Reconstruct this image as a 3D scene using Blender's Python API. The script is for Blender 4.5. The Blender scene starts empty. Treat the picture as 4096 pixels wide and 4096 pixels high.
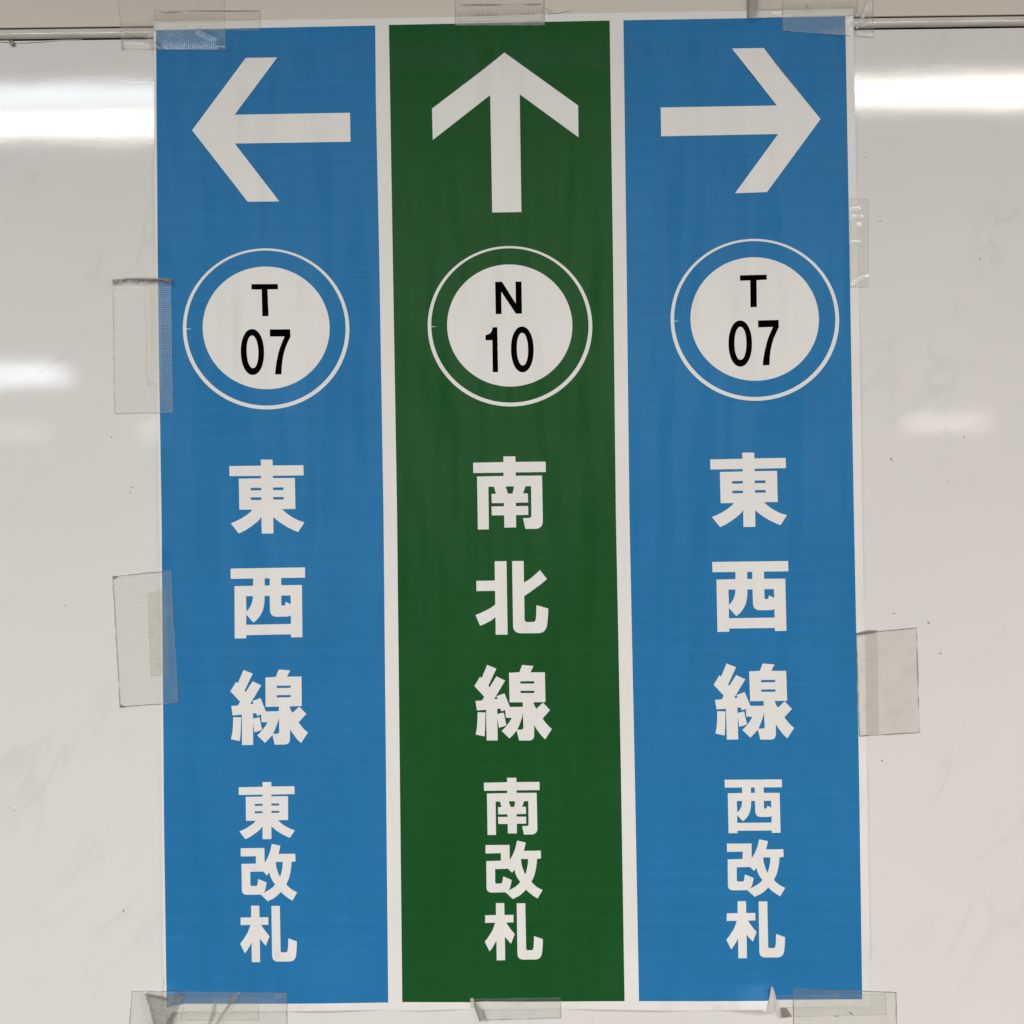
import bpy, bmesh, math, random
import numpy as np
from mathutils import Vector, Matrix, noise
from mathutils.geometry import delaunay_2d_cdt

C = bpy.context.scene.collection
random.seed(7)

# ------------------------------------------------------------------ camera
CAM = np.array([0.01203, -0.85062, 1.49261])
RIGHT = np.array([0.999881, 0.014196, -0.005985])
UP = np.array([0.006108, -0.008598, 0.999944])
BACK = np.array([0.014144, -0.999862, -0.008683])
F = 3938.0                                   # focal length in picture units (4096 wide)
cd = bpy.data.cameras.new('camera')
cd.sensor_width = 36.0
cd.lens = 36.0 * F / 4096.0
cd.clip_start = 0.02
cd.clip_end = 100.0
cam = bpy.data.objects.new('camera', cd)
cam.matrix_world = Matrix([[RIGHT[0], UP[0], BACK[0], CAM[0]],
                           [RIGHT[1], UP[1], BACK[1], CAM[1]],
                           [RIGHT[2], UP[2], BACK[2], CAM[2]],
                           [0, 0, 0, 1]])
C.objects.link(cam)
bpy.context.scene.camera = cam

# ------------------------------------------------------------------ world and view
W = bpy.data.worlds.new('World')
bpy.context.scene.world = W
W.use_nodes = True
W.node_tree.nodes['Background'].inputs[0].default_value = (1.0, 0.965, 0.92, 1)
W.node_tree.nodes['Background'].inputs[1].default_value = 0.06
sc = bpy.context.scene
sc.view_settings.view_transform = 'Standard'
sc.view_settings.look = 'None'
sc.view_settings.exposure = 0.0
sc.view_settings.gamma = 1.0

# ------------------------------------------------------------------ ceiling lamps of the concourse (their mirror images show in the glossy wall) and some added, unseen ones
def lamp(name, x0, x1, y, depth, z, radiance, col):
    """a fluorescent fitting or an added lamp under the ceiling, long side along the wall"""
    ld = bpy.data.lights.new(name, 'AREA')
    ld.shape = 'RECTANGLE'
    ld.size = x1 - x0
    ld.size_y = depth
    ld.energy = radiance * math.pi * (x1 - x0) * depth
    ld.color = col
    o = bpy.data.objects.new(name, ld)
    o.location = ((x0 + x1) / 2, y, z)
    C.objects.link(o)
    return o
COOL, WARM = (0.82, 0.91, 1.0), (1.0, 0.955, 0.87)
lamp('ceiling_or_added_lamp', -2.35, -0.62, -1.675, 0.14, 2.6, 14, COOL)
lamp('ceiling_or_added_lamp', -2.35, -0.62, -1.865, 0.15, 2.6, 25, (1.0, 0.985, 0.96))
lamp('ceiling_or_added_lamp', 0.45, 2.75, -1.715, 0.17, 2.6, 27, WARM)
lamp('ceiling_or_added_lamp', -1.0, 1.0, -3.6, 0.30, 2.6, 57, (1.0, 0.97, 0.92))  # added lamp, its reflection hidden by the poster; strengthens the top-to-bottom falloff
lamp('ceiling_or_added_lamp', -1.4, 1.4, -5.0, 0.30, 2.6, 88, (1.0, 0.97, 0.92))  # likewise added and unseen, to darken the top relative to the foot
lamp('ceiling_or_added_lamp', -1.6, 1.6, -6.5, 0.40, 2.6, 45, (1.0, 0.97, 0.92))  # another added lamp for the vertical gradient, masked by the poster
lamp('ceiling_or_added_lamp', -6.0, -3.40, -6.4, 0.34, 2.6, 34, COOL)
lamp('ceiling_or_added_lamp', -7.3, -5.75, -11.0, 0.26, 2.6, 20, WARM)
lamp('ceiling_or_added_lamp', -4.62, -3.2, -10.9, 0.26, 2.6, 26, WARM)
lamp('ceiling_or_added_lamp', 4.40, 5.35, -10.6, 0.24, 2.6, 42, WARM)

# ------------------------------------------------------------------ survey: picture measure -> point standing h metres in front of the wall face
def pts(uv, h=0.0):
    uv = np.asarray(uv, float).reshape(-1, 2)
    h = np.broadcast_to(np.asarray(h, float), (len(uv),))
    d = RIGHT[None] * ((uv[:, :1] - 2048) / F) - UP[None] * ((uv[:, 1:] - 2048) / F) - BACK[None]
    k = (-h - CAM[1]) / d[:, 1]
    return CAM[None] + d * k[:, None]
def pt(u, v, h=0.0):
    return pts([(u, v)], h)[0]
PX = 0.000212                                # metres per picture unit on the wall

# ------------------------------------------------------------------ materials
def new_mat(name):
    m = bpy.data.materials.new(name)
    m.use_nodes = True
    nt = m.node_tree
    return m, nt, nt.nodes['Principled BSDF']
def N(nt, kind, **kw):
    n = nt.nodes.new(kind)
    for k, v in kw.items():
        setattr(n, k, v)
    return n
def math_node(nt, op, a, b=None, clamp=False):
    n = N(nt, 'ShaderNodeMath', operation=op, use_clamp=clamp)
    for i, x in enumerate((a, b)):
        if x is None:
            continue
        if isinstance(x, (int, float)):
            n.inputs[i].default_value = x
        else:
            nt.links.new(x, n.inputs[i])
    return n.outputs[0]
def ramp(nt, src, p0, p1, c0=(0, 0, 0, 1), c1=(1, 1, 1, 1), mode='EASE'):
    r = N(nt, 'ShaderNodeValToRGB')
    r.color_ramp.interpolation = mode
    r.color_ramp.elements[0].position = p0
    r.color_ramp.elements[0].color = c0
    r.color_ramp.elements[1].position = p1
    r.color_ramp.elements[1].color = c1
    nt.links.new(src, r.inputs[0])
    return r.outputs[0]
def mix(nt, fac, a, b, blend='MIX'):
    n = N(nt, 'ShaderNodeMix', data_type='RGBA', blend_type=blend)
    for sock, x in ((n.inputs[0], fac), (n.inputs[6], a), (n.inputs[7], b)):
        if isinstance(x, (int, float)):
            sock.default_value = x
        elif isinstance(x, tuple):
            sock.default_value = x
        else:
            nt.links.new(x, sock)
    return n.outputs[2]
def tex(nt, kind, vec, scale, detail=2.0, rough=0.5, dist=0.0):
    n = N(nt, 'ShaderNodeTexNoise')
    n.inputs['Scale'].default_value = scale
    n.inputs['Detail'].default_value = detail
    n.inputs['Roughness'].default_value = rough
    n.inputs['Distortion'].default_value = dist
    nt.links.new(vec, n.inputs['Vector'])
    return n.outputs['Fac']
def mapping(nt, vec, rot=(0, 0, 0), scale=(1, 1, 1), loc=(0, 0, 0)):
    n = N(nt, 'ShaderNodeMapping')
    n.inputs['Rotation'].default_value = rot
    n.inputs['Scale'].default_value = scale
    n.inputs['Location'].default_value = loc
    nt.links.new(vec, n.inputs['Vector'])
    return n.outputs[0]
def geo_pos(nt):
    return N(nt, 'ShaderNodeNewGeometry').outputs['Position']

def wall_material(name, base, vein):
    m, nt, b = new_mat(name)
    pos = geo_pos(nt)
    # faint printed marble: cloudy ground, thin slanting veins
    cloud = tex(nt, 'n', pos, 5.0, 4, 0.55)
    dv = mapping(nt, mapping(nt, pos, rot=(0, math.radians(-38), 0)), scale=(2.6, 1, 1.0))
    v1 = tex(nt, 'n', dv, 7.0, 4, 0.55, 0.6)
    d1 = math_node(nt, 'ABSOLUTE', math_node(nt, 'SUBTRACT', v1, 0.5))
    line = ramp(nt, d1, 0.0, 0.04, (1, 1, 1, 1), (0, 0, 0, 1))
    patch = ramp(nt, tex(nt, 'n', mapping(nt, pos, loc=(3, 1, 7)), 9, 3, 0.6), 0.46, 0.68)
    vf = math_node(nt, 'MULTIPLY', line, patch)
    fl = ramp(nt, tex(nt, 'n', mapping(nt, mapping(nt, pos, rot=(0, math.radians(-40), 0)), scale=(2.4, 1, 1.0), loc=(1.7, 0, 0.4)), 30, 3, 0.5), 0.66, 0.80)
    col = mix(nt, cloud, tuple(x * 0.955 for x in base[:3]) + (1,), tuple(min(1, x * 1.035) for x in base[:3]) + (1,))
    col = mix(nt, math_node(nt, 'MULTIPLY', vf, vein), col, (0.47, 0.46, 0.45, 1))
    col = mix(nt, math_node(nt, 'MULTIPLY', fl, vein * 0.22), col, (0.42, 0.41, 0.40, 1))
    nt.links.new(col, b.inputs['Base Color'])
    b.inputs['Roughness'].default_value = 0.055
    b.inputs['Specular IOR Level'].default_value = 0.5
    # embossed melamine skin: fine crackle on a slightly wavy sheet
    fine = tex(nt, 'n', mapping(nt, pos, scale=(0.55, 1, 1.0)), 560, 2, 0.6)
    low = tex(nt, 'n', mapping(nt, pos, scale=(0.8, 1, 1.0)), 13, 1, 0.4)
    bp = N(nt, 'ShaderNodeBump')
    bp.inputs['Strength'].default_value = 1.0
    bp.inputs['Distance'].default_value = 0.0000175
    nt.links.new(fine, bp.inputs['Height'])
    bp2 = N(nt, 'ShaderNodeBump')
    bp2.inputs['Strength'].default_value = 1.0
    bp2.inputs['Distance'].default_value = 0.00016
    nt.links.new(low, bp2.inputs['Height'])
    nt.links.new(bp2.outputs[0], bp.inputs['Normal'])
    nt.links.new(bp.outputs[0], b.inputs['Normal'])
    return m

def plain(name, col, rough, spec=0.5, bump=None):
    m, nt, b = new_mat(name)
    b.inputs['Base Color'].default_value = col + (1,)
    b.inputs['Roughness'].default_value = rough
    b.inputs['Specular IOR Level'].default_value = spec
    if bump:
        bp = N(nt, 'ShaderNodeBump')
        bp.inputs['Distance'].default_value = bump[1]
        nt.links.new(tex(nt, 'n', geo_pos(nt), bump[0], 3), bp.inputs['Height'])
        nt.links.new(bp.outputs[0], b.inputs['Normal'])
    return m

def strip_material():
    m, nt, b = new_mat('joint_strip_vinyl')
    pos = geo_pos(nt)
    g = tex(nt, 'n', mapping(nt, pos, scale=(0.5, 1, 3)), 60, 4, 0.6)
    col = mix(nt, ramp(nt, g, 0.35, 0.75), (0.70, 0.665, 0.60, 1), (0.60, 0.56, 0.50, 1))
    nt.links.new(col, b.inputs['Base Color'])
    b.inputs['Roughness'].default_value = 0.10
    bp = N(nt, 'ShaderNodeBump')
    bp.inputs['Distance'].default_value = 0.00022
    nt.links.new(tex(nt, 'n', mapping(nt, pos, scale=(0.4, 1, 1)), 90, 2), bp.inputs['Height'])
    nt.links.new(bp.outputs[0], b.inputs['Normal'])
    return m

def print_material(name, col, streak, rough=0.42, spec=0.07, dirt=0.0):
    """wide-format inkjet print: faint swathe lines across the sheet, thin grime"""
    m, nt, b = new_mat(name)
    pos = geo_pos(nt)
    sw = tex(nt, 'n', mapping(nt, pos, scale=(0.35, 1, 130)), 1.0, 3, 0.7)
    fine = tex(nt, 'n', mapping(nt, pos, scale=(18, 1, 900)), 1.0, 2, 0.6)
    blot = tex(nt, 'n', mapping(nt, pos, scale=(2.2, 1, 0.8)), 9, 4, 0.6)
    # one pale line every head pass (about 27 mm)
    sep = N(nt, 'ShaderNodeSeparateXYZ')
    nt.links.new(pos, sep.inputs[0])
    ph = math_node(nt, 'FRACT', math_node(nt, 'MULTIPLY', math_node(nt, 'ADD', sep.outputs[2], math_node(nt, 'MULTIPLY', sep.outputs[0], -0.0082)), 37.0))
    ln = ramp(nt, ph, 0.0, 0.022, (1, 1, 1, 1), (0, 0, 0, 1), 'LINEAR')
    f = math_node(nt, 'ADD', math_node(nt, 'MULTIPLY', math_node(nt, 'SUBTRACT', sw, 0.5), 1.0), math_node(nt, 'MULTIPLY', math_node(nt, 'SUBTRACT', fine, 0.5), 0.9))
    f = math_node(nt, 'ADD', f, math_node(nt, 'MULTIPLY', math_node(nt, 'SUBTRACT', blot, 0.5), 0.7))
    f = math_node(nt, 'ADD', f, math_node(nt, 'MULTIPLY', math_node(nt, 'MULTIPLY', ln, patchy(nt, pos)), 0.35))
    k = math_node(nt, 'ADD', math_node(nt, 'MULTIPLY', f, streak), 1.0)
    cc = N(nt, 'ShaderNodeVectorMath', operation='SCALE')
    cc.inputs[0].default_value = col
    nt.links.new(k, cc.inputs['Scale'])
    out = cc.outputs[0]
    if dirt:
        g = ramp(nt, tex(nt, 'n', mapping(nt, pos, loc=(5, 2, 1)), 38, 5, 0.65), 0.60, 0.80)
        out = mix(nt, math_node(nt, 'MULTIPLY', g, dirt), out, (0.30, 0.29, 0.27, 1))
    nt.links.new(out, b.inputs['Base Color'])
    b.inputs['Roughness'].default_value = rough
    b.inputs['Specular IOR Level'].default_value = spec
    # cockled paper: soft upright buckles
    bp = N(nt, 'ShaderNodeBump')
    bp.inputs['Distance'].default_value = 0.018
    bp.inputs['Strength'].default_value = 1.0
    cock = tex(nt, 'n', mapping(nt, pos, rot=(0, math.radians(4), 0), scale=(3.6, 1, 0.7)), 5.0, 2, 0.45)
    nt.links.new(cock, bp.inputs['Height'])
    nt.links.new(bp.outputs[0], b.inputs['Normal'])
    return m
def patchy(nt, pos):
    return ramp(nt, tex(nt, 'n', mapping(nt, pos, scale=(1, 1, 1)), 11, 3, 0.6), 0.40, 0.75)

def tape_material(name, w, l, ribs, haze, rib_haze, grime, edge_mm=0.7, tint=(0.885, 0.88, 0.85), rough=0.34, top_grime=0.0, crease=0.0, spec=0.5):
    """clear cloth or film tape. UV holds metres across and along; grime sits on the sticky rim"""
    m, nt, b = new_mat(name)
    uv = N(nt, 'ShaderNodeUVMap')
    uv.uv_map = 'UVMap'
    sep = N(nt, 'ShaderNodeSeparateXYZ')
    nt.links.new(uv.outputs[0], sep.inputs[0])
    x, y = sep.outputs[0], sep.outputs[1]
    nz = tex(nt, 'n', uv.outputs[0], 160, 4, 0.65)
    nz2 = tex(nt, 'n', uv.outputs[0], 45, 3, 0.6)
    # distance to the nearest cut edge
    ex = math_node(nt, 'MINIMUM', x, math_node(nt, 'SUBTRACT', w, x))
    ey = math_node(nt, 'MINIMUM', y, math_node(nt, 'SUBTRACT', l, y))
    e = math_node(nt, 'MINIMUM', ex, ey)
    rim = math_node(nt, 'MULTIPLY', math_node(nt, 'SUBTRACT', 1.0, math_node(nt, 'DIVIDE', e, edge_mm * 0.00165), clamp=True),
                    ramp(nt, nz2, 0.30, 0.52))
    bub = ramp(nt, nz2, 0.50, 0.62)
    # ribs of the cloth run across the tape
    if ribs:
        src = y if ribs[0] == 'y' else x
        rv = math_node(nt, 'ADD', math_node(nt, 'MULTIPLY', math_node(nt, 'SINE', math_node(nt, 'ADD', math_node(nt, 'MULTIPLY', src, 2 * math.pi / ribs[1]), math_node(nt, 'MULTIPLY', nz2, 3.0))), 0.5), 0.5)
        al = math_node(nt, 'ADD', math_node(nt, 'MULTIPLY', rv, rib_haze), haze)
    else:
        rv = nz2
        al = math_node(nt, 'ADD', math_node(nt, 'MULTIPLY', nz2, rib_haze), haze)
    al = math_node(nt, 'ADD', al, math_node(nt, 'MULTIPLY', bub, haze * 0.9))
    gr = math_node(nt, 'MULTIPLY', rim, grime)
    if top_grime:
        tg = math_node(nt, 'SUBTRACT', 1.0, math_node(nt, 'DIVIDE', y, top_grime), clamp=True)
        gr = math_node(nt, 'ADD', gr, math_node(nt, 'MULTIPLY', tg, ramp(nt, nz, 0.30, 0.62)), clamp=True)
    if crease:
        sm = ramp(nt, tex(nt, 'n', mapping(nt, uv.outputs[0], scale=(1, 0.35, 1) if ribs and ribs[0] == 'y' else (0.35, 1, 1)), 70, 4, 0.7), 0.62, 0.78)
        gr = math_node(nt, 'ADD', gr, math_node(nt, 'MULTIPLY', sm, crease), clamp=True)
    al = math_node(nt, 'ADD', al, math_node(nt, 'MULTIPLY', gr, 0.85), clamp=True)
    col = mix(nt, gr, tint + (1,), (0.085, 0.075, 0.062, 1))
    nt.links.new(col, b.inputs['Base Color'])
    b.inputs['Roughness'].default_value = rough
    b.inputs['Specular IOR Level'].default_value = spec
    bp = N(nt, 'ShaderNodeBump')
    bp.inputs['Distance'].default_value = 0.00011 if ribs else 0.00012
    bp.inputs['Strength'].default_value = 0.7
    hsum = math_node(nt, 'ADD', rv, math_node(nt, 'MULTIPLY', nz2, 2.0))
    nt.links.new(hsum, bp.inputs['Height'])
    nt.links.new(bp.outputs[0], b.inputs['Normal'])
    tr = N(nt, 'ShaderNodeBsdfTransparent')
    tr.inputs[0].default_value = (0.985, 0.985, 0.975, 1)
    gl = N(nt, 'ShaderNodeBsdfGlossy')
    gl.inputs['Roughness'].default_value = rough * 0.75
    nt.links.new(bp.outputs[0], gl.inputs['Normal'])
    mg = N(nt, 'ShaderNodeMixShader')                     # thin clear film: mostly lets through, a little gloss
    mg.inputs[0].default_value = 0.045
    nt.links.new(tr.outputs[0], mg.inputs[1])
    nt.links.new(gl.outputs[0], mg.inputs[2])
    mx = N(nt, 'ShaderNodeMixShader')
    nt.links.new(al, mx.inputs[0])
    nt.links.new(mg.outputs[0], mx.inputs[1])
    tl = N(nt, 'ShaderNodeBsdfTranslucent')               # milky backing lets light through to the wall and back
    nt.links.new(col, tl.inputs[0])
    body = N(nt, 'ShaderNodeMixShader')
    body.inputs[0].default_value = 0.45
    nt.links.new(b.outputs[0], body.inputs[1])
    nt.links.new(tl.outputs[0], body.inputs[2])
    nt.links.new(body.outputs[0], mx.inputs[2])
    out = nt.nodes['Material Output']
    nt.links.new(mx.outputs[0], out.inputs['Surface'])
    return m

M_PANEL = wall_material('marble_pattern_panel', (0.785, 0.757, 0.734), 0.17)
M_UPPER = wall_material('beige_panel', (0.73, 0.665, 0.585), 0.06)
M_STRIP = strip_material()
M_GAP = plain('joint_gap_dark', (0.02, 0.017, 0.014), 0.9, 0.0)
M_SEAL = plain('clear_sealant', (0.33, 0.31, 0.28), 0.12, 0.6)
M_SPECK = plain('dirt_speck', (0.34, 0.33, 0.31), 0.8, 0.2)
M_PAPER = print_material('poster_paper', (0.82, 0.80, 0.775), 0.035, 0.42, 0.07, 0.26)
M_BLUE = print_material('blue_ink', (0.0235, 0.186, 0.430), 0.24)
M_GREEN = print_material('green_ink', (0.0125, 0.089, 0.0215), 0.26)
M_WHITE = print_material('unprinted_white', (0.83, 0.81, 0.785), 0.05, 0.42, 0.07, 0.16)
M_BLACK = plain('black_ink', (0.0015, 0.0015, 0.0015), 0.6, 0.0)
M_HAIR = plain('dark_fibre', (0.06, 0.05, 0.045), 0.6, 0.3)

# ------------------------------------------------------------------ object helpers
def link(o, parent=None):
    C.objects.link(o)
    if parent:
        o.parent = parent
    return o
def empty(name, loc=(0, 0, 0)):
    o = bpy.data.objects.new(name, None)
    o.location = loc
    o.empty_display_size = 0.05
    return link(o)
def mesh_obj(name, verts, faces, mat, parent=None, smooth=False):
    me = bpy.data.meshes.new(name)
    me.from_pydata([tuple(map(float, v)) for v in verts], [], faces)
    me.materials.append(mat)
    if smooth:
        for p in me.polygons:
            p.use_smooth = True
    me.update()
    o = bpy.data.objects.new(name, me)
    link(o, parent)
    return o
def box(name, lo, hi, mat, parent=None, bevel=0.0):
    bm = bmesh.new()
    bmesh.ops.create_cube(bm, size=1.0)
    for v in bm.verts:
        v.co = Vector([(lo[i] + hi[i]) / 2 + v.co[i] * (hi[i] - lo[i]) for i in range(3)])
    if bevel:
        bmesh.ops.bevel(bm, geom=bm.edges[:], offset=bevel, segments=2, affect='EDGES')
    me = bpy.data.meshes.new(name)
    bm.to_mesh(me)
    bm.free()
    me.materials.append(mat)
    return link(bpy.data.objects.new(name, me), parent)

# ------------------------------------------------------------------ the wall
wall = empty('wall')
wall['kind'] = 'structure'
# upper and lower lip of the joint strip
Z_TOP = float((pt(0, 115.5)[2] + pt(609, 107.6)[2] + pt(3490, 68)[2] + pt(4096, 62.5)[2]) / 4)
Z_BOT = float((pt(0, 162)[2] + pt(609, 153.7)[2] + pt(3490, 113)[2] + pt(4096, 108.6)[2]) / 4)
GAP = 0.0015
box('wall_panel', (-1.6, 0.0, Z_BOT - 1.75), (1.6, 0.011, Z_BOT - GAP * 0.5), M_PANEL, wall, 0.0003)
up = box('wall_panel', (-1.6, 0.0, Z_TOP + GAP * 0.5), (1.6, 0.011, Z_TOP + 0.75), M_UPPER, wall, 0.0003)
up['label'] = 'plain beige panel above the joint strip'
# backing seen as dark lines in the two joints
bk = mesh_obj('joint_backing', [(-1.6, 0.0115, Z_BOT - 0.01), (1.6, 0.0115, Z_BOT - 0.01), (1.6, 0.0115, Z_TOP + 0.01), (-1.6, 0.0115, Z_TOP + 0.01)], [(0, 1, 2, 3)], M_GAP, wall)
# rounded vinyl strip
STRIP_D = 0.0024
prof = []
hz = (Z_TOP - Z_BOT) / 2 - GAP * 0.5
zc = (Z_TOP + Z_BOT) / 2
for i in range(29):
    a = math.pi * i / 28
    prof.append((-STRIP_D * (1 - abs(math.cos(a)) ** 3.0), zc - hz * math.cos(a)))
xs = np.linspace(-1.6, 1.6, 60)
vv, ff = [], []
for i, x in enumerate(xs):
    for (y, z) in prof:
        vv.append((x, y, z + 0.00018 * noise.noise(Vector((x * 9, 0, 3)))))
n = len(prof)
for i in range(len(xs) - 1):
    for j in range(n - 1):
        ff.append((i * n + j, i * n + j + 1, (i + 1) * n + j + 1, (i + 1) * n + j))
mesh_obj('joint_strip', vv, ff, M_STRIP, wall, True)
# bead of old sealant squeezed out under the strip on the left
sv, sf = [], []
cs = [(0, 166, 3.5), (30, 166, 4), (60, 171, 2.5), (110, 169, 3.5), (170, 166, 3), (230, 162, 2), (290, 159, 1), (330, 157, 0.5)]
for (u, v, r) in cs:
    for k in range(6):
        a = math.pi * k / 5
        p = pt(u, v - r * math.cos(a), 0.0010 * math.sin(a) * r / 3.5)
        sv.append(p)
for i in range(len(cs) - 1):
    for k in range(5):
        sf.append((i * 6 + k, i * 6 + k + 1, (i + 1) * 6 + k + 1, (i + 1) * 6 + k))
mesh_obj('sealant_bead', sv, sf, M_PANEL, wall, True)
bm = bmesh.new()
bmesh.ops.create_icosphere(bm, subdivisions=3, radius=1.0)
for v in bm.verts:
    d = v.co.normalized()
    k = 1 + 0.35 * noise.noise(d * 2.3)
    p = pt(48 + d.x * 10 * k + d.z * -4, 171 - d.z * 11 * k, 0.0016 + 0.0016 * -d.y * k)
    v.co = Vector(p)
me = bpy.data.meshes.new('sealant_drip')
bm.to_mesh(me)
bm.free()
for p in me.polygons:
    p.use_smooth = True
me.materials.append(M_SEAL)
link(bpy.data.objects.new('sealant_drip', me), wall)

# dirt flecks and glue on the panel
def fleck(name, u, v, ru, rv, ang, mat):
    k = 9
    ca, sa = math.cos(ang), math.sin(ang)
    rim, base = [], []
    for i in range(k):
        a = 2 * math.pi * i / k
        r = 1 + 0.35 * noise.noise(Vector((u + 3 * math.cos(a), v + 3 * math.sin(a), 0)))
        x, y = ru * r * math.cos(a), rv * r * math.sin(a)
        rim.append(pt(u + x * ca - y * sa, v + x * sa + y * ca, 0.00004))
        base.append(pt(u + x * ca - y * sa, v + x * sa + y * ca, -0.0002))
    vs = rim + base + [pt(u, v, 0.00012)]
    fs = [(i, (i + 1) % k, 2 * k) for i in range(k)] + [(i, (i + 1) % k, k + (i + 1) % k, k + i) for i in range(k)]
    return mesh_obj(name, vs, fs, mat, wall)
for (u, v, ru, rv, a) in [(3855, 1749, 5, 6, 0), (3920, 1036, 3, 9, 0.1), (3714, 2491, 8, 5, 0.6), (446, 1749, 4, 4, 0), (530, 1949, 7, 3, -0.2),
                          (521, 1970, 6, 3, -0.6), (31, 866, 8, 1.5, 0.5), (3575, 2454, 9, 3, 0.1), (3528, 3042, 5, 6, 0.2), (494, 3643, 4, 9, 0.3),
                          (57, 3243, 3, 4, 0.3), (36, 3230, 3, 2.5, 0), (3525, 884, 6, 2, 0.1), (3515, 885, 5, 2, -0.2), (4025, 192, 6, 1.6, 0.1), (3463, 628, 4, 2.5, 0),
                          (261, 2423, 3, 4, 0), (3762, 2614, 5, 6, 0.5), (3790, 1926, 4, 3, 0), (3565, 1837, 5, 8, -0.5), (380, 3977, 4, 2, 0.3), (3880, 1036, 2, 3, 0)]:
    fleck('dirt_speck', u, v, ru * 0.8, rv * 0.8, a, M_SPECK)

# ------------------------------------------------------------------ lettering, traced as outlines (u, v inside a window of the survey) with holes
def win(o, s):
    return lambda P: [(o[0] + x / s, o[1] + y / s) for x, y in P]
G = {}
G['east'] = (win((830, 1745), 4.0), [[(852,374),(1040,374),(1042,467),(1534,464),(1538,626),(1045,632),(1045,670),(1398,668),(1407,1163),(1190,1166),(1240,1212),(1300,1260),(1370,1303),(1450,1343),(1552,1378),(1448,1533),(1370,1500),(1270,1450),(1180,1393),(1110,1342),(1052,1290),(1055,1555),(868,1557),(864,1292),(815,1350),(760,1398),(690,1450),(600,1508),(510,1552),(497,1550),(372,1393),(450,1362),(540,1317),(620,1265),(680,1217),(720,1174),(510,1174),(500,678),(858,674),(858,634),(352,637),(349,478),(856,471)]],
 [[(690,824),(860,824),(860,866),(692,867)],[(1046,819),(1215,818),(1216,861),(1048,862)],[(692,978),(861,977),(862,1019),(694,1020)],[(1050,972),(1218,971),(1219,1013),(1051,1014)]],
 [(349,478),(1534,464),(868,1557)])
G['west'] = (win((830, 2170), 4.0), [[(370,418),(1560,398),(1561,562),(1178,568),(1180,684),(1511,680),(1518,1515),(1338,1518),(1336,1468),(620,1482),(620,1532),(436,1536),(432,700),(730,692),(732,577),(372,581)]],
 [[(914,574),(995,573),(996,687),(915,688)],[(616,859),(728,857),(724,905),(715,950),(700,995),(680,1035),(655,1070),(622,1104)],
  [(620,1153),(735,1281),(780,1245),(825,1195),(860,1140),(885,1085),(900,1025),(910,960),(915,855),(995,853),(1000,1090),(1008,1130),(1028,1160),(1055,1178),(1095,1187),(1285,1184),(1310,1178),(1335,1164),(1335,1303),(618,1317)],
  [(1180,849),(1330,847),(1333,990),(1252,950),(1245,980),(1236,1003),(1225,1010),(1195,1010),(1184,1003),(1180,990)]],
 [(370,418),(1560,398),(436,1536)])
G['line'] = (win((830, 2590), 4.0), [[(575,360),(723,418),(592,690),(610,716),(722,540),(862,605),(680,905),(738,898),(718,857),(848,808),(934,1024),(1143,1018),(1141,945),(930,950),(926,480),(1093,470),(1140,353),(1322,366),(1272,467),(1504,464),(1508,936),(1314,942),(1325,985),(1340,1015),(1362,1045),(1468,945),(1580,1064),(1458,1197),(1480,1230),(1520,1280),(1560,1322),(1606,1362),(1497,1528),(1440,1475),(1395,1415),(1350,1355),(1322,1305),(1318,1480),(1310,1510),(1290,1535),(1255,1550),(1230,1552),(1074,1554),(1040,1400),(1030,1407),(980,1465),(920,1525),(795,1405),(835,1370),(880,1318),(920,1265),(945,1225),(958,1195),(866,1195),(858,1070),(795,1095),(778,1050),(728,1055),(730,1558),(552,1562),(550,1074),(402,1086),(381,936),(488,928),(522,868),(366,700),(458,550),(487,570)],
  [(700,1144),(832,1115),(873,1316),(752,1358),(728,1195),(700,1195)],[(412,1115),(540,1118),(535,1220),(530,1360),(518,1497),(375,1468),(395,1380),(407,1270)]],
 [[(1108,612),(1330,607),(1331,645),(1108,650)],[(1108,763),(1330,758),(1331,796),(1108,800)],[(1143,1115),(1147,1355),(1140,1372),(1120,1380),(1047,1382),(1075,1325),(1105,1250),(1128,1180)]],
 [(926,480),(1504,464),(552,1562)])
G['south'] = (win((1800, 1730), 4.0), [[(853,383),(1046,381),(1048,470),(1530,466),(1533,632),(1050,638),(1052,692),(1472,689),(1485,1410),(1482,1450),(1468,1490),(1440,1520),(1400,1537),(1370,1540),(1213,1543),(1205,1538),(1168,1370),(1270,1367),(1290,1360),(1302,1335),(1298,870),(1294,859),(1210,859),(1168,974),(1245,975),(1250,1120),(1053,1124),(1054,1177),(1250,1177),(1253,1318),(1056,1322),(1058,1518),(870,1521),(867,1325),(670,1326),(665,1183),(864,1181),(863,1128),(668,1130),(664,983),(736,980),(705,867),(614,867),(622,1550),(446,1552),(433,704),(858,696),(857,642),(373,648),(370,484),(856,473)]],
 [[(888,863),(1026,862),(1001,977),(926,978)]], [(370,484),(1530,466),(446,1552)])
G['north'] = (win((1805, 2150), 4.0), [[(695,381),(884,378),(902,1553),(712,1555),(708,1274),(650,1320),(580,1360),(520,1390),(462,1411),(387,1240),(470,1207),(560,1165),(640,1120),(705,1073),(702,853),(404,857),(401,694),(698,689)],
  [(974,377),(1157,375),(1164,720),(1230,683),(1300,630),(1360,578),(1418,521),(1532,665),(1450,735),(1360,800),(1260,875),(1168,938),(1172,1310),(1180,1340),(1205,1354),(1325,1350),(1345,1335),(1355,1300),(1360,1220),(1364,1083),(1552,1137),(1550,1220),(1540,1340),(1528,1430),(1500,1485),(1465,1515),(1415,1530),(1100,1532),(1050,1520),(1010,1488),(990,1440)]], [], [(695,381),(1157,375),(712,1555)])
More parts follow.
